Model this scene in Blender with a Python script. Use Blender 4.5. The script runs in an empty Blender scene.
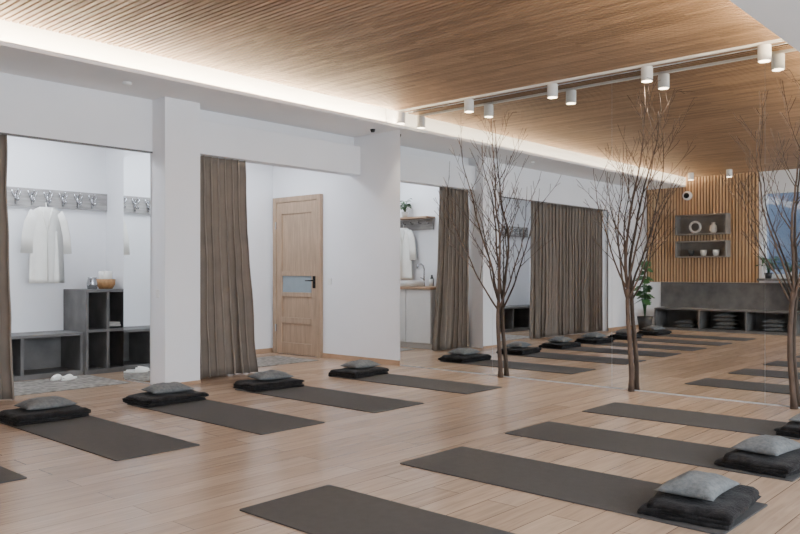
import bpy, bmesh, math, random
from mathutils import Vector, Matrix, noise
random.seed(7)
C=bpy.context.scene.collection
R=math.radians
# ------------------------------------------------------------------ materials
def nt(name):
    m=bpy.data.materials.new(name); m.use_nodes=True
    n=m.node_tree; b=n.nodes['Principled BSDF']
    return m,n,b
def S(c):
    def f(v):
        v/=255.0
        return v/12.92 if v<=0.04045 else ((v+0.055)/1.055)**2.4
    return (f(c[0]),f(c[1]),f(c[2]),1)
def mat(name,col,rough=0.6,metal=0,var=0.12,scale=8,bump=0.0,bscale=60,sheen=0,spec=0.5,emit=0,stretch=None):
    m,n,b=nt(name)
    tc=n.nodes.new('ShaderNodeTexCoord')
    mp=n.nodes.new('ShaderNodeMapping'); n.links.new(tc.outputs['Object'],mp.inputs[0])
    if stretch: mp.inputs['Scale'].default_value=stretch
    no=n.nodes.new('ShaderNodeTexNoise'); no.inputs['Scale'].default_value=scale; no.inputs['Detail'].default_value=4
    n.links.new(mp.outputs[0],no.inputs['Vector'])
    rp=n.nodes.new('ShaderNodeValToRGB')
    c=S(col)
    rp.color_ramp.elements[0].position=.3; rp.color_ramp.elements[1].position=.7
    rp.color_ramp.elements[0].color=tuple(x*(1-var) for x in c[:3])+(1,)
    rp.color_ramp.elements[1].color=tuple(min(1,x*(1+var)) for x in c[:3])+(1,)
    n.links.new(no.outputs['Fac'],rp.inputs[0]); n.links.new(rp.outputs[0],b.inputs['Base Color'])
    b.inputs['Roughness'].default_value=rough; b.inputs['Metallic'].default_value=metal
    b.inputs['Specular IOR Level'].default_value=spec
    if sheen: b.inputs['Sheen Weight'].default_value=sheen
    if emit:
        b.inputs['Emission Color'].default_value=c; b.inputs['Emission Strength'].default_value=emit
    if bump:
        n2=n.nodes.new('ShaderNodeTexNoise'); n2.inputs['Scale'].default_value=bscale; n2.inputs['Detail'].default_value=3
        n.links.new(mp.outputs[0],n2.inputs['Vector'])
        bp=n.nodes.new('ShaderNodeBump'); bp.inputs['Strength'].default_value=bump; bp.inputs['Distance'].default_value=.01
        n.links.new(n2.outputs['Fac'],bp.inputs['Height']); n.links.new(bp.outputs[0],b.inputs['Normal'])
    return m
def plank(name,c1,c2,mortar,width,row,axis,rough=.4,msize=.0015,grain=(1.5,25,1),gamt=.35,bias=0):
    """axis 'x': boards run along X"""
    m,n,b=nt(name)
    tc=n.nodes.new('ShaderNodeTexCoord'); mp=n.nodes.new('ShaderNodeMapping')
    n.links.new(tc.outputs['Object'],mp.inputs[0])
    if axis=='y': mp.inputs['Rotation'].default_value=(0,0,R(90))
    if axis=='z': mp.inputs['Rotation'].default_value=(0,R(90),0)
    br=n.nodes.new('ShaderNodeTexBrick'); br.offset=.37; br.offset_frequency=2
    br.inputs['Scale'].default_value=1; br.inputs['Brick Width'].default_value=width; br.inputs['Row Height'].default_value=row
    br.inputs['Mortar Size'].default_value=msize; br.inputs['Mortar Smooth'].default_value=.1; br.inputs['Bias'].default_value=bias
    br.inputs['Color1'].default_value=S(c1); br.inputs['Color2'].default_value=S(c2); br.inputs['Mortar'].default_value=S(mortar)
    n.links.new(mp.outputs[0],br.inputs['Vector'])
    mg=n.nodes.new('ShaderNodeMapping'); mg.inputs['Scale'].default_value=grain
    n.links.new(mp.outputs[0],mg.inputs[0])
    no=n.nodes.new('ShaderNodeTexNoise'); no.inputs['Scale'].default_value=2.2; no.inputs['Detail'].default_value=6; no.inputs['Distortion'].default_value=.6
    n.links.new(mg.outputs[0],no.inputs['Vector'])
    rp=n.nodes.new('ShaderNodeValToRGB'); rp.color_ramp.elements[0].position=.3; rp.color_ramp.elements[1].position=.72
    rp.color_ramp.elements[0].color=(1-gamt,)*3+(1,); rp.color_ramp.elements[1].color=(1,1,1,1)
    n.links.new(no.outputs['Fac'],rp.inputs[0])
    mx=n.nodes.new('ShaderNodeMix'); mx.data_type='RGBA'; mx.blend_type='MULTIPLY'; mx.inputs['Factor'].default_value=1
    n.links.new(br.outputs['Color'],mx.inputs[6]); n.links.new(rp.outputs[0],mx.inputs[7])
    n.links.new(mx.outputs[2],b.inputs['Base Color'])
    b.inputs['Roughness'].default_value=rough
    bp=n.nodes.new('ShaderNodeBump'); bp.inputs['Strength'].default_value=.12; bp.inputs['Distance'].default_value=.002
    n.links.new(rp.outputs[0],bp.inputs['Height']); n.links.new(bp.outputs[0],b.inputs['Normal'])
    return m
def emis(name,col,st):
    m,n,b=nt(name)
    b.inputs['Base Color'].default_value=(.8,.8,.8,1)
    b.inputs['Emission Color'].default_value=S(col); b.inputs['Emission Strength'].default_value=st
    return m
M={}
M['wall']=mat('white_plaster',(238,238,240),.9,var=.02,scale=2,bump=.05,bscale=150,spec=.2)
M['soffit']=mat('soffit_paint',(238,238,238),.9,var=.015,scale=2,spec=.2)
M['floor']=plank('oak_floor',(202,174,149),(180,152,127),(118,96,80),1.9,.17,'x',rough=.27,grain=(1.3,16,1),gamt=.28,msize=.0022)
M['ceil']=plank('slat_oak_ceiling',(184,149,116),(150,119,90),(90,60,40),.95,.05,'y',rough=.55,msize=0.0,grain=(2,20,1),gamt=.35)
M['ceilback']=mat('ceiling_backing',(62,46,36),.8)
M['slat']=plank('slat_oak_wall',(220,184,144),(198,160,120),(120,80,50),3,.05,'z',rough=.5,msize=0,grain=(2,20,1),gamt=.2)
M['slatback']=mat('slat_backing',(112,82,58),.8)
M['door']=mat('door_oak',(166,140,116),.5,var=.17,scale=3,stretch=(14,14,1.2))
M['trimwood']=mat('trim_oak',(178,146,118),.5,var=.1)
M['stone']=mat('grey_stone_laminate',(106,104,102),.6,var=.25,scale=5,bump=.03)
M['stonel']=mat('pale_grey_wood_panel',(158,155,152),.7,var=.25,scale=6,stretch=(1,1,6))
M['black']=mat('black_metal',(28,27,27),.4,metal=.6)
M['chrome']=mat('brushed_steel',(190,190,192),.25,metal=1,var=.03)
M['white']=mat('white_lacquer',(232,231,228),.4,var=.02)
M['spot']=mat('white_lamp_housing',(225,223,218),.5,var=.02)
M['mat']=mat('yoga_mat_rubber',(74,72,71),.8,var=.06,scale=20,bump=.15,bscale=400,spec=.25)
M['blanket']=mat('charcoal_blanket',(36,34,34),.95,var=.45,scale=22,bump=.7,bscale=70,sheen=.06,spec=.1)
M['cushion']=mat('grey_cushion_felt',(108,110,110),.95,var=.22,scale=45,bump=.5,bscale=160,sheen=.06,spec=.1)
M['curtain']=mat('taupe_linen',(130,120,110),.9,var=.08,scale=6,bump=.1,bscale=300,sheen=.1,spec=.15)
M['bark']=mat('brown_bark',(90,75,65),.85,var=.3,scale=20,bump=.6,bscale=60,stretch=(1,1,.3),spec=.2)
M['robe']=mat('white_linen',(240,238,230),.95,var=.03,bump=.1,bscale=200)
M['leaf']=mat('leaf_green',(52,96,50),.45,var=.35,scale=10)
M['pot']=mat('pot_ceramic',(205,200,192),.5,var=.05)
M['potdark']=mat('pot_dark',(60,58,56),.6,var=.1)
M['basket']=mat('woven_basket',(176,132,88),.8,var=.25,scale=30,bump=.4,bscale=80)
m,n,b=nt('mirror_silver'); b.inputs['Base Color'].default_value=(.88,.90,.90,1); b.inputs['Metallic'].default_value=1; b.inputs['Roughness'].default_value=0
M['mirror']=m
m,n,b=nt('window_glass'); n.nodes.remove(b)
tr=n.nodes.new('ShaderNodeBsdfTransparent'); gl=n.nodes.new('ShaderNodeBsdfGlossy'); gl.inputs['Roughness'].default_value=0
mx=n.nodes.new('ShaderNodeMixShader'); mx.inputs[0].default_value=.06
n.links.new(tr.outputs[0],mx.inputs[1]); n.links.new(gl.outputs[0],mx.inputs[2]); n.links.new(mx.outputs[0],n.nodes['Material Output'].inputs[0])
M['glass']=m
m,n,b=nt('patterned_rug')
tc=n.nodes.new('ShaderNodeTexCoord'); vo=n.nodes.new('ShaderNodeTexVoronoi'); vo.inputs['Scale'].default_value=20
no=n.nodes.new('ShaderNodeTexNoise'); no.inputs['Scale'].default_value=9; no.inputs['Detail'].default_value=8
ad=n.nodes.new('ShaderNodeMath'); ad.operation='MULTIPLY'
n.links.new(tc.outputs['Object'],vo.inputs['Vector']); n.links.new(tc.outputs['Object'],no.inputs['Vector'])
n.links.new(vo.outputs['Distance'],ad.inputs[0]); n.links.new(no.outputs['Fac'],ad.inputs[1])
rp=n.nodes.new('ShaderNodeValToRGB'); rp.color_ramp.elements[0].position=.05; rp.color_ramp.elements[1].position=.4
rp.color_ramp.elements[0].color=S((98,92,86)); rp.color_ramp.elements[1].color=S((150,144,136))
n.links.new(ad.outputs[0],rp.inputs[0]); n.links.new(rp.outputs[0],b.inputs['Base Color']); b.inputs['Roughness'].default_value=.95
M['rug']=m
M['led']=emis('led_strip_warm',(255,232,196),350)
M['lampface']=emis('lamp_diffuser',(255,232,200),14)
M['fillw']=emis('added_cool_fill',(235,243,255),12)  # glow of the added fill panels in the side rooms
M['ext']=mat('facade_cladding',(160,172,188),.7,var=.12,scale=3)
M['extd']=mat('facade_dark_glass',(90,104,122),.2,var=.2,scale=1)

# ------------------------------------------------------------------ geometry helpers
def obj(name,me,mats,parent=None,smooth=False):
    o=bpy.data.objects.new(name,me); C.objects.link(o)
    for mm in (mats if isinstance(mats,(list,tuple)) else [mats]): me.materials.append(mm)
    if smooth:
        for p in me.polygons: p.use_smooth=True
    if parent: o.parent=parent
    return o
def boxes(name,bl,mats,parent=None,bevel=0):
    bm=bmesh.new()
    for bx in bl:
        x0,x1,y0,y1,z0,z1=bx[:6]
        v=[bm.verts.new(p) for p in ((x0,y0,z0),(x1,y0,z0),(x1,y1,z0),(x0,y1,z0),(x0,y0,z1),(x1,y0,z1),(x1,y1,z1),(x0,y1,z1))]
        for f in ((3,2,1,0),(4,5,6,7),(0,1,5,4),(1,2,6,5),(2,3,7,6),(3,0,4,7)):
            fc=bm.faces.new([v[i] for i in f])
            if len(bx)>6: fc.material_index=bx[6]
    me=bpy.data.meshes.new(name); bm.to_mesh(me); bm.free()
    o=obj(name,me,mats,parent)
    if bevel:
        md=o.modifiers.new('b','BEVEL'); md.width=bevel; md.segments=2; md.limit_method='ANGLE'
    return o
def empty(name,loc=(0,0,0),rz=0):
    e=bpy.data.objects.new(name,None); C.objects.link(e); e.location=loc; e.rotation_euler=(0,0,rz); e.empty_display_size=.1
    return e
def loft(bm,rings,cap=True,mi=0):
    vs=[[bm.verts.new(p) for p in r] for r in rings]
    n=len(rings[0])
    for a,b_ in zip(vs,vs[1:]):
        for i in range(n):
            f=bm.faces.new((a[i],a[(i+1)%n],b_[(i+1)%n],b_[i])); f.material_index=mi
    if cap:
        f=bm.faces.new(vs[0][::-1]); f.material_index=mi
        f=bm.faces.new(vs[-1]); f.material_index=mi
def tube(bm,pts,rad,n=8,mi=0):
    pts=[Vector(p) for p in pts]
    if not isinstance(rad,(list,tuple)): rad=[rad]*len(pts)
    rings=[]; ref=None
    for i,p in enumerate(pts):
        t=(pts[min(i+1,len(pts)-1)]-pts[max(i-1,0)]).normalized()
        if ref is None: ref=t.orthogonal().normalized()
        else: ref=(ref-t*ref.dot(t)).normalized()
        bi=t.cross(ref)
        rings.append([p+(ref*math.cos(2*math.pi*k/n)+bi*math.sin(2*math.pi*k/n))*rad[i] for k in range(n)])
    loft(bm,rings,True,mi)
def lathe(bm,prof,center,n=24,mi=0):
    cx,cy,cz=center
    rings=[[(cx+r*math.cos(2*math.pi*k/n),cy+r*math.sin(2*math.pi*k/n),cz+z) for k in range(n)] for r,z in prof]
    loft(bm,rings,True,mi)
def fin(name,bm,mats,parent=None,smooth=True,loc=None,rz=None):
    bmesh.ops.recalc_face_normals(bm,faces=bm.faces[:])
    me=bpy.data.meshes.new(name); bm.to_mesh(me); bm.free()
    o=obj(name,me,mats,parent,smooth)
    if loc: o.location=loc
    if rz is not None: o.rotation_euler=(0,0,rz)
    return o
def sfx(b_,k): return b_ if k==0 else '%s.%03d'%(b_,k)

# ------------------------------------------------------------------ layout constants
XM=6.88; XB=-1.5; YL=6.93; YR=-2.2; ZC=2.98; ZS=2.80; ZT=3.15
ME=6.17   # mirror left edge
PW=4.5    # partition plane
boxes('floor',[(XB-.12,XM+.15,YR-.12,8.8,-.1,0)],M['floor'])
boxes('ceiling',[(XB-.12,XM+.15,YR-.12,8.8,ZT,ZT+.1)],M['soffit'])
boxes('wall_front',[(XM+.012,XM+.15,YR-.12,8.8,0,ZT)],M['wall'])
mp=[]; ys=[YR+.01,-.7,.7,2.08,3.46,4.84]
for a,b_ in zip(ys,ys[1:]): mp.append((XM,XM+.01,a+.001,b_-.001,.012,ZC-.001))
mp.append((XM,XM+.01,4.841,6.098,.012,ZC-.001))
mp.append((XM,XM+.01,6.098,ME,.012,ZS-.002))
boxes('wall_mirror',mp,M['mirror'])
wy0,wy1,wz0,wz1=2.2,4.66,1.03,2.62
boxes('wall_back',[(XB-.12,XB,YR-.12,wy0,0,ZT),(XB-.12,XB,wy1,7.05,0,ZT),(XB-.12,XB,wy0,wy1,0,wz0),(XB-.12,XB,wy0,wy1,wz1,ZT)],M['wall'])
f=.05
boxes('window_1',[(XB-.09,XB-.03,wy0,wy0+f,wz0,wz1,0),(XB-.09,XB-.03,wy1-f,wy1,wz0,wz1,0),(XB-.09,XB-.03,wy0+f,wy1-f,wz0,wz0+f,0),(XB-.09,XB-.03,wy0+f,wy1-f,wz1-f,wz1,0),
   (XB-.09,XB-.03,3.4,3.46,wz0+f,wz1-f,0),(XB-.065,XB-.06,wy0+f,wy1-f,wz0+f,wz1-f,1)],[M['white'],M['glass']])
rw=[(-.9,1.9),(2.9,5.7)]
segs=[(XB,-.9),(1.9,2.9),(5.7,XM)]
boxes('wall_right',[(a,b_,YR-.12,YR,0,ZT) for a,b_ in segs]+[(a,b_,YR-.12,YR,0,.6) for a,b_ in rw]+[(a,b_,YR-.12,YR,2.6,ZT) for a,b_ in rw],M['wall'])
for i,(a,b_) in enumerate(rw):
    mid=(a+b_)/2
    boxes('window_%d'%(i+2),[(a,a+f,YR-.09,YR-.03,.6,2.6,0),(b_-f,b_,YR-.09,YR-.03,.6,2.6,0),(a+f,b_-f,YR-.09,YR-.03,.6,.65,0),(a+f,b_-f,YR-.09,YR-.03,2.55,2.6,0),(mid-.03,mid+.03,YR-.09,YR-.03,.65,2.55,0),
      (a+f,b_-f,YR-.065,YR-.06,.65,2.55,1)],[M['white'],M['glass']])
XO=.15; PX0,PX1=4.08,4.475
boxes('wall_left',[(XB,XO,YL,YL+.12,0,ZT),(XO,PX0,YL,YL+.12,2.29,ZT),(PX1,XM+.01,6.96,7.08,2.67,ZT)],M['wall'])
boxes('pillar',[(PX0,PX1,6.7,7.47,0,ZS)],M['wall'],bevel=.004)
boxes('beam',[(PX1,XM+.01,6.84,7.02,2.32,2.67)],M['wall'],bevel=.004)
boxes('trim_opening',[(XO,PX0,YL-.006,YL,2.275,2.292),(XO-.01,XO+.015,YL-.006,YL,0,2.27)],M['stone'])
boxes('wall_partition',[(PW,PW+.1,7.47,8.78,0,ZT),(PX1,PW+.1,7.40,7.47,0,ZT)],M['wall'])
boxes('wall_changing_room',[(XO-.1,PW,8.66,8.78,0,ZT),(XO-.1,XO,7.05,8.66,0,ZT)],M['wall'])
boxes('wall_kitchen',[(PW+.1,XM+.012,8.56,8.78,0,ZT)],M['wall'])
boxes('ceiling_changing_room',[(XO,PW,7.05,8.66,ZS,ZS+.04)],M['soffit'])
boxes('ceiling_kitchen',[(PW+.1,XM+.01,7.08,8.56,ZS,ZS+.04)],M['soffit'])
boxes('side_mirror',[(PX0-.012,PX0-.001,6.95,7.465,.02,2.285)],M['mirror'])
def cove(name,y0,y1,lip):
    bl=[(XB,XM-.001,y0,y1,ZS,ZS+.02)]
    if lip==y0: bl+=[(XB,XM-.001,y0,y0+.012,ZS+.02,ZS+.036),(XB,XM-.001,y0+.30,y0+.32,ZS+.02,ZT)]
    else: bl+=[(XB,XM-.001,y1-.012,y1,ZS+.02,ZS+.036),(XB,XM-.001,y1-.32,y1-.30,ZS+.02,ZT)]
    boxes(name,bl,M['soffit'])
cove('ceiling_soffit_left',6.1,6.93,6.1)
boxes('ceiling_soffit_recess',[(PX1,XM-.001,6.93,6.96,ZS,ZS+.03)],M['soffit'])
cove('ceiling_soffit_right',YR,1.72,1.72)
boxes('led_strip',[(XB+.02,XM-.02,6.22,6.24,ZS+.021,ZS+.033)],M['led'])
boxes('led_strip.001',[(XB+.02,XM-.02,1.58,1.60,ZS+.021,ZS+.033)],M['led'])
SY0,SY1=1.84,6.07
bl=[(XB,XM-.001,SY0,SY1,ZC+.022,ZC+.045,1)]
x=XB+.01
while x<XM-.04:
    bl.append((x,x+.034,SY0,SY1,ZC,ZC+.022,0)); x+=.05
boxes('ceiling_slats',bl,[M['ceil'],M['ceilback']])
boxes('baseboard_left',[(XB,XO-.01,YL-.012,YL,0,.06)],M['trimwood'])
boxes('baseboard_front',[(XM-.001,XM+.011,ME+.01,7.53,0,.06)],M['trimwood'])
boxes('baseboard_pillar',[(PX0,PX1,6.69,6.7,0,.03)],M['trimwood'])
boxes('baseboard_kitchen',[(5.3,XM,8.548,8.56,0,.06)],M['trimwood'])
boxes('light_switch',[(PX0-.008,PX0,6.80,6.86,.86,.94)],M['white'],bevel=.003)
boxes('light_switch.001',[(XM-.001,XM+.012,7.36,7.43,.95,1.03)],M['white'],bevel=.003)
bm=bmesh.new(); lathe(bm,[(.04,0),(.04,-.015),(.03,-.025)],(0,0,0)); fin('smoke_detector',bm,M['white'],loc=(3.55,6.45,ZS))
bm=bmesh.new(); lathe(bm,[(.03,0),(.03,-.01),(.02,-.035)],(0,0,0)); fin('motion_sensor',bm,M['black'],loc=(6.65,6.4,ZS))

# ------------------------------------------------------------------ door
DY0,DY1=7.6,8.43
D=empty('door_1')
boxes('frame',[(XM-.04,XM+.012,DY0-.07,DY0,0,2.13),(XM-.04,XM+.012,DY1,DY1+.07,0,2.13),(XM-.04,XM+.012,DY0,DY1,2.06,2.13)],M['door'],D,bevel=.004)
st=.11
lf=[(XM-.03,XM+.01,DY0+.004,DY0+st,.008,2.055),(XM-.03,XM+.01,DY1-st,DY1-.004,.008,2.055)]
for a,b_ in [(.008,.16),(.42,.50),(.78,.84),(1.06,1.12),(1.90,2.055)]: lf.append((XM-.03,XM+.01,DY0+st,DY1-st,a,b_))
boxes('leaf',lf,M['door'],D,bevel=.003)
boxes('panels',[(XM-.012,XM+.01,DY0+st,DY1-st,.16,.42),(XM-.012,XM+.01,DY0+st,DY1-st,.50,.78),(XM-.012,XM+.01,DY0+st,DY1-st,1.12,1.90)],M['door'],D)
gm=mat('frosted_glass',(140,152,158),.15,var=.05)
boxes('glass_strip',[(XM-.010,XM+.01,DY0+st,DY1-st,.84,1.06)],gm,D)
bm=bmesh.new()
tube(bm,[(XM-.03,DY0+.055,1.0),(XM-.075,DY0+.055,1.0),(XM-.08,DY0+.075,1.0),(XM-.08,DY0+.17,1.0)],.009)
fin('handle',bm,M['black'],D)
boxes('handle_plate',[(XM-.036,XM-.03,DY0+.03,DY0+.08,.90,1.06)],M['black'],D)
boxes('hinges',[(XM-.045,XM-.03,DY1-.01,DY1+.01,.3,.4),(XM-.045,XM-.03,DY1-.01,DY1+.01,1.7,1.8)],M['chrome'],D)

# ------------------------------------------------------------------ curtains
def curtain(name,x0t,x1t,x0b,x1b,yc,z0,z1,folds,amp,seed):
    rnd=random.Random(seed); bm=bmesh.new()
    n=folds*14; rows=26
    ph=[rnd.uniform(-.5,.5) for _ in range(folds+3)]; am=[rnd.uniform(.6,1.15) for _ in range(folds+3)]
    grid=[]
    for j in range(rows+1):
        t=j/rows
        z=z1+(z0-z1)*t; row=[]
        for i in range(n+1):
            u=i/n; w=u*folds; k=int(w)
            fr=w-k
            a=am[k]*(1-fr)+am[k+1]*fr; p=ph[k]*(1-fr)+ph[k+1]*fr
            tt=t**1.5
            xx=(x0t+(x1t-x0t)*u)*(1-tt)+(x0b+(x1b-x0b)*u)*tt
            g=.8+.35*t
            yy=yc+amp*a*g*math.sin(2*math.pi*w+p*t*2)
            yy+=.016*noise.noise(Vector((xx*6,z*2,seed)))
            xx+=.35*amp*math.sin(4*math.pi*w+p)+.014*noise.noise(Vector((xx*5,z*3,seed+9)))
            row.append(bm.verts.new((xx,yy,z)))
        grid.append(row)
    for j in range(rows):
        for i in range(n):
            bm.faces.new((grid[j][i],grid[j+1][i],grid[j+1][i+1],grid[j][i+1]))
    o=fin(name,bm,M['curtain'])
    md=o.modifiers.new('s','SOLIDIFY'); md.thickness=.004
    return o
curtain('curtain',4.51,5.2,4.54,5.36,6.94,.012,2.315,8,.05,3)
curtain('curtain.001',.24,2.74,.24,2.79,7.0,.012,2.285,23,.05,5)

# ------------------------------------------------------------------ ceiling track and spots
XS=6.70
boxes('ceiling_track',[(XS-.012,XS+.012,.6,6.05,ZC-.022,ZC-.0005)],M['spot'])
def spot(k,x,y,z,e_,rot=(0,0,0),size=85):
    e=empty(sfx('ceiling_spotlight',k),(x,y,z))
    bm=bmesh.new(); lathe(bm,[(.052,-.135),(.052,-.01),(.048,-.006),(.02,-.006),(.02,-.0005)],(0,0,0),n=28)
    fin('housing',bm,M['spot'],e,smooth=False)
    bm=bmesh.new(); lathe(bm,[(.044,-.1375),(.044,-.1355)],(0,0,0),n=24); fin('lens',bm,M['lampface'],e,smooth=False)
    l=bpy.data.lights.new('bulb','SPOT'); l.energy=e_; l.spot_size=R(size); l.spot_blend=.8; l.color=(1,.90,.76); l.shadow_soft_size=.04
    lo=bpy.data.objects.new('bulb',l); C.objects.link(lo); lo.parent=e; lo.location=(0,0,-.15); lo.rotation_euler=rot
for i,yy in enumerate((6.0,5.02,4.0,3.03,2.03)): spot(i,XS,yy,ZC-.022,38)
for i,yy in enumerate((5.7,5.0,3.4)): spot(5+i,-.75,yy,ZC-.0005,60,(0,R(-12),0),95)

# ------------------------------------------------------------------ yoga mats + blankets + cushions
def yoga_mat(name,x0,x1,y0,y1,rz):
    cx,cy=(x0+x1)/2,(y0+y1)/2; a,b_=(x1-x0)/2,(y1-y0)/2
    bm=bmesh.new(); r=.012; pts=[]
    for sx,sy,a0 in ((1,1,0),(-1,1,90),(-1,-1,180),(1,-1,270)):
        for k in range(4):
            t=R(a0+k*30); pts.append((sx*(a-r)+r*math.cos(t),sy*(b_-r)+r*math.sin(t)))
    loft(bm,[[(p[0],p[1],.0005) for p in pts],[(p[0],p[1],.0055) for p in pts],[(p[0]*.995,p[1]*.998,.007) for p in pts]])
    return fin(name,bm,M['mat'],smooth=False,loc=(cx,cy,0),rz=rz)
def blanket(name,loc,rz,L=.55,W=.18,t=.023,seed=0):
    path=[]; nn=8
    def seg(xa,xb,z):
        for k in range(nn+1): path.append((xa+(xb-xa)*k/nn,z))
    def arc(x,z,s):
        for k in range(1,6):
            a=-90+180*k/6; path.append((x+s*math.cos(R(a))*t*.55,z+t/2+math.sin(R(a))*t/2))
    seg(-W,W,t*.5); arc(W,t*.5,1); seg(W+.0,-W+.008,t*1.5); arc(-W+.008,t*1.5,-1); seg(-W+.008,W-.02,t*2.5)
    off=t*.46; Lp=[];Rp=[]
    for i,p in enumerate(path):
        q0=path[max(i-1,0)]; q1=path[min(i+1,len(path)-1)]
        dx,dz=q1[0]-q0[0],q1[1]-q0[1]; d=math.hypot(dx,dz) or 1
        nx,nz=-dz/d,dx/d
        Lp.append((p[0]+nx*off,p[1]+nz*off)); Rp.append((p[0]-nx*off,p[1]-nz*off))
    ring=Lp+Rp[::-1]; N=len(Lp); bm=bmesh.new(); ns=26; rows=[]
    for j in range(ns+1):
        u=j/ns; s=-L/2+L*u; e=abs(2*u-1); edge=max(0,(e-.85)/.15)
        row=[]
        for (px,pz) in ring:
            lay=pz/t
            sag=1-.22*edge**2
            nz_=noise.noise(Vector((s*8,px*8,seed+lay*.4)))
            xx=s+(.035*noise.noise(Vector((round(lay+.0)*3.1,px*7,seed+3))))*max(0,(e-.6)/.4)
            yy=px+.022*noise.noise(Vector((s*6,round(lay)*2.7,seed)))*(abs(px)/W)
            zz=max(.0,pz*sag+.012*nz_*(pz/(3*t)))
            row.append(bm.verts.new((xx,yy,zz)))
        rows.append(row)
    n=len(ring)
    for a,b_ in zip(rows,rows[1:]):
        for i in range(n): bm.faces.new((a[i],a[(i+1)%n],b_[(i+1)%n],b_[i]))
    for row in (rows[0],rows[-1]):
        for i in range(N-1): bm.faces.new((row[i],row[i+1],row[n-2-i],row[n-1-i]))
    return fin(name,bm,M['blanket'],loc=loc,rz=rz)
def cushion(name,loc,rz,a=.2,b_=.15,h=.05,seed=0,m=None):
    bm=bmesh.new(); n=26; top={};bot={}
    for i in range(n+1):
        for j in range(n+1):
            u=-1+2*i/n; v=-1+2*j/n
            x=a*u*(1-.10*(1-v*v)*abs(u)); y=b_*v*(1-.12*(1-u*u)*abs(v))
            k=max(0,(1-abs(u)**2.6)*(1-abs(v)**2.6))**.6
            w=(.010*noise.noise(Vector((u*2.2,v*2.2,seed)))+.004*noise.noise(Vector((u*7,v*7,seed))))*k
            edge=(i in (0,n) or j in (0,n))
            top[i,j]=bm.verts.new((x,y,h*.6+h*k*1.35+w))
            bot[i,j]=top[i,j] if edge else bm.verts.new((x,y,h*.6-h*k*.6))
    for i in range(n):
        for j in range(n):
            bm.faces.new((top[i,j],top[i+1,j],top[i+1,j+1],top[i,j+1]))
            try: bm.faces.new((bot[i,j],bot[i,j+1],bot[i+1,j+1],bot[i+1,j]))
            except ValueError: pass
    return fin(name,bm,m or M['cushion'],loc=loc,rz=rz)
left=[(1.22,1.78,4.27),(2.29,2.86,4.27),(3.32,3.9,4.23),(4.42,5.02,4.23),(5.66,6.23,4.27),(.1,.66,4.27)]
right=[(2.19,2.76,2.97,1.08),(3.33,3.92,3.0,1.38),(4.44,5.01,3.03,1.40),(5.57,6.14,3.06,1.42),(1.1,1.67,2.97,1.08)]
k=0
TH=.0075+.0735
for i,(a,b_,y0) in enumerate(left):
    yoga_mat(sfx('yoga_mat',k),a,b_,y0,y0+1.83,R(random.uniform(-.6,.6)))
    cx=(a+b_)/2; rz=R(random.uniform(-6,6))
    blanket(sfx('folded_blanket',k),(cx,5.92,.0075),rz,seed=k*3+1)
    cushion(sfx('meditation_cushion',k),(cx+.02,5.92,TH),rz+R(random.uniform(-8,8)),.19,.135,.042,seed=k); k+=1
for i,(a,b_,y1,yc) in enumerate(right):
    yoga_mat(sfx('yoga_mat',k),a,b_,y1-1.83 if i not in (0,4) else y1-1.95,y1,R(random.uniform(-.6,.6)))
    cx=(a+b_)/2; rz=R(random.uniform(-6,6))
    blanket(sfx('folded_blanket',k),(cx+.02,yc,.0075),rz,seed=k*3+1)
    cushion(sfx('meditation_cushion',k),(cx,yc+.01,TH),rz+R(random.uniform(-8,8)),.19,.135,.042,seed=k); k+=1

# ------------------------------------------------------------------ bare trees
def tree(name,loc,seed,leaders,H=2.80,fork=.85,xmax=.025):
    rnd=random.Random(seed); bm=bmesh.new()
    def cl(p):
        if p.x>xmax: p.x=xmax-(p.x-xmax)*.2
        if p.z>H: p.z=H-(p.z-H)*.1
        return p
    def grow(p,d,L,r,depth,wob=1.0):
        n=max(5,int(L/.07)); pts=[p.copy()]; rad=[r]; q=p.copy(); d=d.normalized()
        for i in range(n):
            d=(d+Vector((rnd.uniform(-.08,.08),rnd.uniform(-.13,.13)*wob,rnd.uniform(-.03,.16)))).normalized()
            q=cl(q+d*(L/n)); pts.append(q.copy()); rad.append(max(.0021,r*(1-.82*((i+1)/n)**.8)))
        tube(bm,pts,rad,n=6 if r>.005 else 4)
        if depth>0:
            m=int(L/(.24 if depth==2 else .17))+1
            sd=rnd.choice((-1,1))
            for k_ in range(m):
                i=int(n*(.22+.72*(k_+rnd.random()*.6)/m)); i=min(i,n-1)
                sd=-sd
                dd=(pts[i]-pts[max(i-1,0)]).normalized()+Vector((rnd.uniform(-.35,.15),sd*rnd.uniform(.4,.85),rnd.uniform(-.05,.3)))
                grow(pts[i],dd,L*rnd.uniform(.2,.38)*(1 if depth==2 else .8),rad[i]*.6,depth-1)
    tp=[];tr_=[];n=9
    for i in range(n+1):
        t=i/n; tp.append(Vector((.008*math.sin(3*t+seed)-.008*math.sin(seed),.022*math.sin(4*t+seed)-.022*math.sin(seed),fork*t)))
        tr_.append(.024*(1-.25*t)+(.007 if i==0 else 0))
    tube(bm,tp,tr_,n=10)
    for (dy,dx,L,r,h0) in leaders:
        i=min(n,int(h0*n)); grow(tp[i],Vector((dx,dy,1)),L,r,2)
    return fin(name,bm,M['bark'],loc=loc)
XT=XM-.055
tree('bare_tree',(XT,4.70,0),11,[(.26,-.05,1.85,.015,1),(-.12,-.1,1.95,.017,1),(.75,-.12,1.45,.011,.92),(-.5,-.1,1.35,.011,.9),(.03,0,1.6,.010,.8)],fork=.8)
tree('bare_tree.001',(XT,3.24,0),23,[(.02,-.04,1.9,.017,1),(-.22,-.12,1.7,.012,1),(.36,-.1,1.5,.012,.9),(-.6,-.1,1.2,.010,.95),(.72,-.15,1.2,.010,1)],fork=.95)
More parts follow.
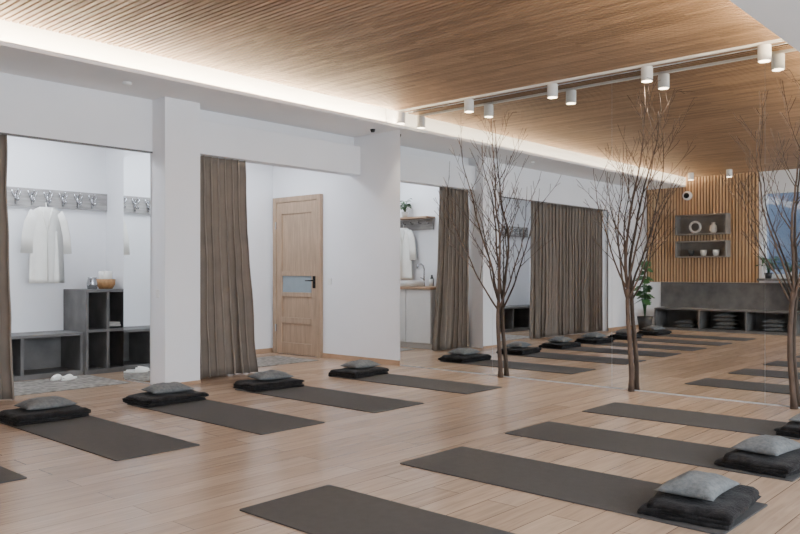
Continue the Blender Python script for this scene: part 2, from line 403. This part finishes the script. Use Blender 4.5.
tree('bare_tree.002',(XT,1.84,0),37,[(.05,-.04,1.7,.015,1),(.32,-.12,1.5,.011,1),(-.33,-.1,1.3,.011,.9),(.62,-.1,1.2,.009,.95)],H=2.72,fork=.95)

# ------------------------------------------------------------------ changing room
ch=empty('cubby_bench')
yb=8.65; yf=8.17
def cub(name,x0,x1,y0,y1,z0,z1,cols,rows,t,parent):
    bl=[(x0,x1,y0,y1,z1-t,z1),(x0,x1,y0+.01,y1,z0,z0+.05)]
    for c in range(cols+1):
        xx=x0+(x1-x0-t)*c/cols; bl.append((xx,xx+t,y0+.002,y1,z0+.05,z1-t))
    for r_ in range(1,rows):
        zz=z0+.05+(z1-t-z0-.05)*r_/rows; bl.append((x0+t,x1-t,y0+.005,y1,zz-t/2,zz+t/2))
    bl.append((x0+t,x1-t,y1-.01,y1,z0+.05,z1-t))
    boxes(name,bl,M['stone'],parent)
SP=3.99
cub('low_section',.2,SP-.005,yf,yb,0.001,.46,6,1,.03,ch)
cub('tall_section',SP,PW-.002,yf-.05,yb,0.001,.92,2,2,.03,ch)
hk=empty('coat_hook_rail')
boxes('board',[(.25,PW-.002,8.63,8.659,1.82,2.02)],M['stonel'],hk)
bm=bmesh.new()
xx=.4
while xx<PW-.05:
    tube(bm,[(xx,8.63,1.95),(xx,8.58,1.955),(xx,8.56,1.985),(xx,8.565,2.0)],[.009,.008,.008,.011],n=6)
    tube(bm,[(xx,8.63,1.90),(xx,8.585,1.87),(xx,8.555,1.865),(xx,8.54,1.90)],[.009,.008,.008,.011],n=6)
    tube(bm,[(xx,8.622,1.84),(xx,8.622,1.98)],.012,n=6)
    tube(bm,[(xx-.05,8.6,1.99),(xx-.03,8.61,1.93),(xx,8.62,1.90),(xx+.03,8.61,1.93),(xx+.05,8.6,1.99)],.007,n=6)
    xx+=.17
fin('hooks',bm,M['chrome'],hk)
def robe(name,x,y,ztop,L=.82,seed=0,rz=0):
    """straight linen kimono shirt : flat body, wide flat sleeves, neck band"""
    bm=bmesh.new(); rings=[]; n=72
    for j in range(17):
        t=j/16; z=-L*t
        if t<.06: w=.075+.085*(t/.06); z=-.05*(t/.06)
        else: w=.16+.03*(t-.06)
        d=.020+.010*t
        rings.append([(w*(1 if abs(math.cos(a))<.001 else math.copysign(abs(math.cos(a))**.7,math.cos(a))),(d*math.sin(a)+.006*(.2+t)*math.sin(9*math.cos(a)+seed+t*.7)),z) for a in [2*math.pi*k/n for k in range(n)]])
    loft(bm,rings)
    for s in (-1,1):
        rg=[]
        for (cx,cz,hw,ang) in ((.13,-.06,.05,55),(.17,-.17,.065,72),(.195,-.32,.068,82),(.205,-.50,.072,87)):
            ca,sa=math.cos(R(ang)),math.sin(R(ang))
            rg.append([(s*(cx+sa*hw*math.cos(q)),.018*math.sin(q)-.006,cz+ca*hw*math.cos(q)) for q in [2*math.pi*k/16 for k in range(16)]])
        loft(bm,rg)
    tube(bm,[(-.06,-.015,-.005),(-.035,-.028,-.10),(0,-.036,-.26),(.0,-.042,-.80)],[.007,.009,.008,.006],n=6)
    tube(bm,[(.06,-.015,-.005),(.035,-.028,-.10),(0,-.034,-.26)],[.007,.009,.008],n=6)
    tube(bm,[(0,0,-.01),(0,.01,.05)],.006,n=6)
    return fin(name,bm,M['robe'],loc=(x,y,ztop),rz=rz)
robe('linen_robe',3.72,8.47,1.81)
robe('linen_robe.001',2.45,8.47,1.81,seed=2)
e=empty('towel_basket',(4.35,8.38,.9215))
bm=bmesh.new(); lathe(bm,[(.07,0),(.10,.05),(.105,.11),(.095,.11),(.088,.03)],(0,0,0)); fin('basket',bm,M['basket'],e)
bm=bmesh.new()
for dx,dy in ((-.04,0),(.04,.01),(0,-.04)):
    tube(bm,[(dx,dy,.03),(dx*1.1,dy,.15),(dx*1.2,dy,.2)],[.035,.037,.034],n=10)
fin('rolled_towels',bm,M['robe'],e)
bm=bmesh.new(); lathe(bm,[(.05,0),(.06,.06),(.045,.12),(.05,.13),(.04,.125)],(0,0,0)); fin('metal_vase',bm,M['chrome'],loc=(4.15,8.3,.9215))
boxes('folded_towels',[(4.28,4.44,8.2,8.4,.502,.527),(4.285,4.435,8.205,8.395,.528,.552)],M['robe'],bevel=.01)
def slipper(name,loc,rz):
    bm=bmesh.new(); n=20
    out=[(math.cos(2*math.pi*k/n)*(.042+.008*math.sin(2*math.pi*k/n)),math.sin(2*math.pi*k/n)*.13) for k in range(n)]
    loft(bm,[[(x,y,0) for x,y in out],[(x,y,.012) for x,y in out],[(x*.9,y*.95,.016) for x,y in out]])
    rr=[]
    for j in range(7):
        yy=.12*j/6; w=.044*math.sqrt(max(.02,1-(yy/.132)**2)); h=.04*(1-.55*(j/6)**2)
        rr.append([(w*math.cos(math.pi*k/10),yy,.014+h*math.sin(math.pi*k/10)) for k in range(11)])
    vs=[[bm.verts.new(p) for p in r] for r in rr]
    for a,b_ in zip(vs,vs[1:]):
        for i in range(10): bm.faces.new((a[i],a[i+1],b_[i+1],b_[i]))
    return fin(name,bm,M['robe'],loc=loc,rz=rz)
slipper('slipper',(3.62,7.97,.009),R(130)); slipper('slipper.001',(3.70,7.88,.009),R(125))
boxes('patterned_rug',[(2.2,4.0,7.2,8.1,.0005,.008)],M['rug'],bevel=.003)
boxes('patterned_rug.001',[(5.3,6.6,7.3,8.1,.0005,.008)],M['rug'],bevel=.003)
boxes('added_fill_panel',[(1.6,3.9,7.6,8.2,ZS-.03,ZS-.001)],M['fillw'])  # added glowing panel, hidden by the lintel, brightens the changing room
boxes('added_fill_panel.001',[(4.9,6.3,7.5,8.1,ZS-.03,ZS-.001)],M['fillw'])  # second added panel, brightens the kitchen recess

# ------------------------------------------------------------------ kitchenette along the partition, facing +X
kt=empty('kitchen_cabinet')
K0=PW+.102
boxes('carcass',[(K0,K0+.55,7.12,8.555,.08,.86),(K0,K0+.50,7.12,8.555,.001,.08)],M['white'],kt)
dl=[]; yy=7.125
while yy<8.5: dl.append((K0+.55,K0+.568,yy,yy+.465,.09,.85)); yy+=.475
boxes('doors',dl,M['white'],kt,bevel=.002)
boxes('countertop',[(K0,K0+.59,7.11,8.555,.861,.90)],M['trimwood'],kt,bevel=.003)
bm=bmesh.new(); lathe(bm,[(.19,.0),(.2,.08),(.185,.08),(.17,.02)],(K0+.32,7.70,.902),n=28); fin('basin',bm,M['white'],kt)
bm=bmesh.new()
fx=K0+.07; fy=7.66
tube(bm,[(fx,fy,.9),(fx,fy,1.16),(fx+.02,fy,1.21),(fx+.07,fy,1.235),(fx+.14,fy,1.22),(fx+.16,fy,1.17)],.013,n=10)
tube(bm,[(fx,fy,1.0),(fx,fy+.07,1.03)],.009,n=8)
fin('faucet',bm,M['chrome'],kt)
ws=empty('wall_shelf_with_hooks')
boxes('shelf',[(K0,K0+.22,7.5,8.5,1.93,1.955)],M['trimwood'],ws)
boxes('hook_board',[(K0,K0+.025,7.52,8.48,1.76,1.92)],M['stonel'],ws)
bm=bmesh.new(); yy=7.6
while yy<8.45:
    tube(bm,[(K0+.025,yy,1.86),(K0+.07,yy,1.855),(K0+.085,yy,1.885)],[.009,.008,.010],n=6); yy+=.16
fin('hooks',bm,M['chrome'],ws)
robe('linen_robe.002',K0+.10,8.06,1.80,L=.80,seed=1,rz=R(90))
def leafy(name,loc,n,r,h,seed,pot,ps=.07,ls=.05):
    rnd=random.Random(seed); e=empty(name,loc)
    bm=bmesh.new(); lathe(bm,[(ps*.7,0),(ps,ps*1.5),(ps*.88,ps*1.5),(ps*.8,ps*1.3)],(0,0,0)); fin('pot',bm,pot,e)
    bm=bmesh.new()
    for i in range(n):
        a=rnd.uniform(0,2*math.pi); rr=r*rnd.uniform(.3,1); hh=ps*1.4+h*rnd.uniform(.3,1)
        tip=Vector((rr*math.cos(a),rr*math.sin(a),hh))
        tube(bm,[(0,0,ps*1.2),(tip.x*.4,tip.y*.4,ps*1.3+(hh-ps*1.3)*.6),tip],[.004,.003,.002],n=4)
        d=Vector((math.cos(a),math.sin(a),rnd.uniform(-.5,.4))).normalized(); s=Vector((-math.sin(a),math.cos(a),0)); L=ls*rnd.uniform(.8,1.3)
        pr=[(0,0),(.25,.42),(.55,.45),(.85,.2),(1,0)]
        c=[bm.verts.new(tip+d*L*u-Vector((0,0,.25*L*u*u))) for u,w in pr]
        l_=[bm.verts.new(tip+d*L*(u-.08)+s*L*w+Vector((0,0,.1*L*w))) for u,w in pr[1:4]]
        r_=[bm.verts.new(tip+d*L*(u-.08)-s*L*w+Vector((0,0,.1*L*w))) for u,w in pr[1:4]]
        for q in (l_,r_):
            bm.faces.new((c[0],q[0],c[1])); bm.faces.new((c[1],q[0],q[1],c[2])); bm.faces.new((c[2],q[1],q[2],c[3])); bm.faces.new((c[3],q[2],c[4]))
    fin('foliage',bm,M['leaf'],e)
    return e
leafy('potted_plant',(K0+.15,7.98,1.956),40,.07,.2,2,M['pot'],.055,.06)
bm=bmesh.new(); lathe(bm,[(.03,0),(.035,.11),(.03,.11),(.026,.02)],(0,0,0)); fin('soap_cup',bm,M['white'],loc=(K0+.2,7.42,.902))
bm=bmesh.new(); lathe(bm,[(.03,0),(.035,.10),(.015,.14),(.015,.17),(.01,.165)],(0,0,0)); fin('soap_bottle',bm,M['potdark'],loc=(K0+.08,7.5,.902))

# ------------------------------------------------------------------ back wall
bl=[(XB+.001,XB+.012,4.72,6.09,.92,ZC-.001,1),(XB+.001,XB+.012,6.09,6.9,.92,ZS-.001,1)]
yy=4.73
while yy<6.88:
    bl.append((XB+.012,XB+.035,yy,yy+.036,.92,(ZC if yy<6.05 else ZS)-.001,0)); yy+=.06
boxes('wall_back_slats',bl,[M['slat'],M['slatback']])
boxes('wall_back_stone_panel',[(XB+.001,XB+.02,2.2,6.6,.42,.915)],M['stone'])
bb=empty('storage_bench')
t=.03; bx0,bx1=XB+.021,XB+.55
bl=[(bx0,bx1,2.2,6.5,.39,.42),(bx0,bx1,2.2,6.5,.001,.05)]
for c in range(6):
    y0=2.2+(6.5-2.2-t)*c/5; bl.append((bx0,bx1-.004,y0,y0+t,.05,.39))
bl.append((bx0,bx0+.01,2.23,6.47,.05,.39))
boxes('frame',bl,M['stone'],bb)
boxes('sill_counter',[(bx0,XB+.45,2.2,4.62,.96,1.0),(bx0,XB+.43,3.75,3.79,.421,.96),(bx0,XB+.43,2.2,2.24,.421,.96)],M['stone'])
def pile(name,y,n,seed):
    rnd=random.Random(seed); 
    for i in range(n):
        o=cushion('cushion_%d'%(i+1),(XB+.32,y+rnd.uniform(-.02,.02),.052+.074*i),R(90+rnd.uniform(-5,5)),.19,.17,.038,seed=i,m=M['cushion']); o.parent=bb
pile('a',4.35,3,1); pile('b',5.2,4,2); pile('c',5.95,2,3); pile('d',3.5,3,4)
M['shelf']=mat('shelf_grey_laminate',(128,120,112),.6,var=.15,scale=6)
def wshelf(name,z0,z1,y0,y1):
    boxes(name,[(XB+.036,XB+.28,y0,y1,z0,z0+.025),(XB+.036,XB+.28,y0,y1,z1-.025,z1),(XB+.036,XB+.28,y0,y0+.025,z0+.025,z1-.025),(XB+.036,XB+.28,y1-.025,y1,z0+.025,z1-.025),(XB+.036,XB+.045,y0+.025,y1-.025,z0+.025,z1-.025)],M['shelf'])
wshelf('wall_box_shelf',1.84,2.23,5.22,6.2)
wshelf('wall_box_shelf.001',1.40,1.72,5.22,6.2)
bm=bmesh.new()
pts=[(0,.1*math.cos(2*math.pi*k/24),.125+.1*math.sin(2*math.pi*k/24)) for k in range(25)]
tube(bm,pts,.024,n=8); fin('woven_ring',bm,M['pot'],loc=(XB+.16,5.85,1.866))
bm=bmesh.new(); lathe(bm,[(.04,0),(.07,.05),(.06,.14),(.03,.17),(.035,.2),(.025,.195)],(0,0,0)); fin('ceramic_vase',bm,M['pot'],loc=(XB+.16,5.5,1.866))
for i in range(3):
    bm=bmesh.new(); lathe(bm,[(.04,0),(.06,.06),(.06,.12),(.052,.12),(.04,.02)],(0,0,0)); fin(sfx('ceramic_cup',i),bm,[M['white'],M['pot'],M['potdark']][i],loc=(XB+.16,5.45+.24*i,1.426))
bm=bmesh.new(); lathe(bm,[(.09,0),(.09,.05),(.07,.07)],(0,0,0),n=28); o=fin('wall_speaker',bm,M['white'],loc=(XB+.036,6.04,2.62)); o.rotation_euler=(0,R(90),0)
bm=bmesh.new(); lathe(bm,[(.055,0),(.055,.012)],(0,0,0),n=24); o=fin('cone',bm,M['black']); o.parent=bpy.data.objects['wall_speaker']; o.location=(0,0,.066)
def monstera(name,loc,seed=4):
    rnd=random.Random(seed); e=empty(name,loc)
    bm=bmesh.new(); lathe(bm,[(.11,0),(.15,.26),(.135,.26),(.13,.22)],(0,0,0)); fin('pot',bm,M['potdark'],e)
    bm=bmesh.new()
    for i in range(24):
        a=rnd.uniform(0,2*math.pi); hh=.5+.85*rnd.random(); rr=rnd.uniform(.04,.14)
        tip=Vector((rr*math.cos(a),rr*math.sin(a)*.8,hh)); tube(bm,[(0,0,.22),(tip.x*.3,tip.y*.3,hh*.6),tip],[.008,.006,.004],n=5)
        d=Vector((math.cos(a),math.sin(a),-.6)).normalized(); s=Vector((-math.sin(a),math.cos(a),0)); L=rnd.uniform(.14,.2)
        cs=[bm.verts.new(tip+d*L*u) for u in (0,.3,.6,.9)]
        for sg in (1,-1):
            o_=[bm.verts.new(tip+d*L*u+s*sg*L*w) for u,w in ((-.18,.25),(.1,.55),(.28,.28),(.38,.55),(.55,.25),(.68,.4),(.95,.12))]
            bm.faces.new((cs[0],o_[0],o_[1],o_[2],cs[1])); bm.faces.new((cs[1],o_[2],o_[3],o_[4],cs[2])); bm.faces.new((cs[2],o_[4],o_[5],o_[6],cs[3]))
    fin('leaves',bm,M['leaf'],e)
monstera('potted_monstera',(-.66,6.56,0))
leafy('potted_herb',(XB+.25,4.48,1.001),36,.13,.3,5,M['potdark'],.07,.09)
leafy('potted_herb.001',(XB+.25,4.12,1.001),30,.13,.2,6,M['pot'],.07,.085)
leafy('potted_herb.002',(XB+.25,3.4,1.001),22,.13,.2,8,M['potdark'],.06,.07)
# exterior : slatted facade with windows
bl=[(-8,-7.8,-4,16,-1,9,0)]
z=-.8
while z<8.8:
    bl.append((-7.8,-7.76,-4,16,z,z+.07,0)); z+=.16
for y0 in (-3,1,5): bl.append((-7.76,-7.7,y0,y0+1.4,1.2,3.4,1))
boxes('facade_building',bl,[M['ext'],M['extd']])
boxes('ground',[(-14,XB-.13,-14,20,-.3,-.12),(XB-.13,12,-14,YR-.13,-.3,-.12)],mat('asphalt',(120,120,122),.9))

# ------------------------------------------------------------------ lights
w=bpy.data.worlds.new('world'); bpy.context.scene.world=w; w.use_nodes=True
bg=w.node_tree.nodes['Background']; bg.inputs[0].default_value=(.72,.83,1,1); bg.inputs[1].default_value=2.4
def area(name,loc,rot,sx,sy,e,col):
    l=bpy.data.lights.new(name,'AREA'); l.shape='RECTANGLE'; l.size=sx; l.size_y=sy; l.energy=e; l.color=col
    o=bpy.data.objects.new(name,l); C.objects.link(o); o.location=loc; o.rotation_euler=rot; return o
area('daylight_right_a',(.5,YR-.25,1.6),(R(90),0,0),2.7,1.9,225,(.81,.90,1))
area('daylight_right_b',(4.3,YR-.25,1.6),(R(90),0,0),2.7,1.9,225,(.81,.90,1))

cd=bpy.data.cameras.new('camera'); cam=bpy.data.objects.new('camera',cd); C.objects.link(cam)
cam.location=(0,0,1.1); cam.rotation_euler=(R(90),0,R(41.9-90)); cd.lens=35.1; cd.sensor_width=36; cd.shift_y=.0075; cd.clip_start=.05
bpy.context.scene.camera=cam
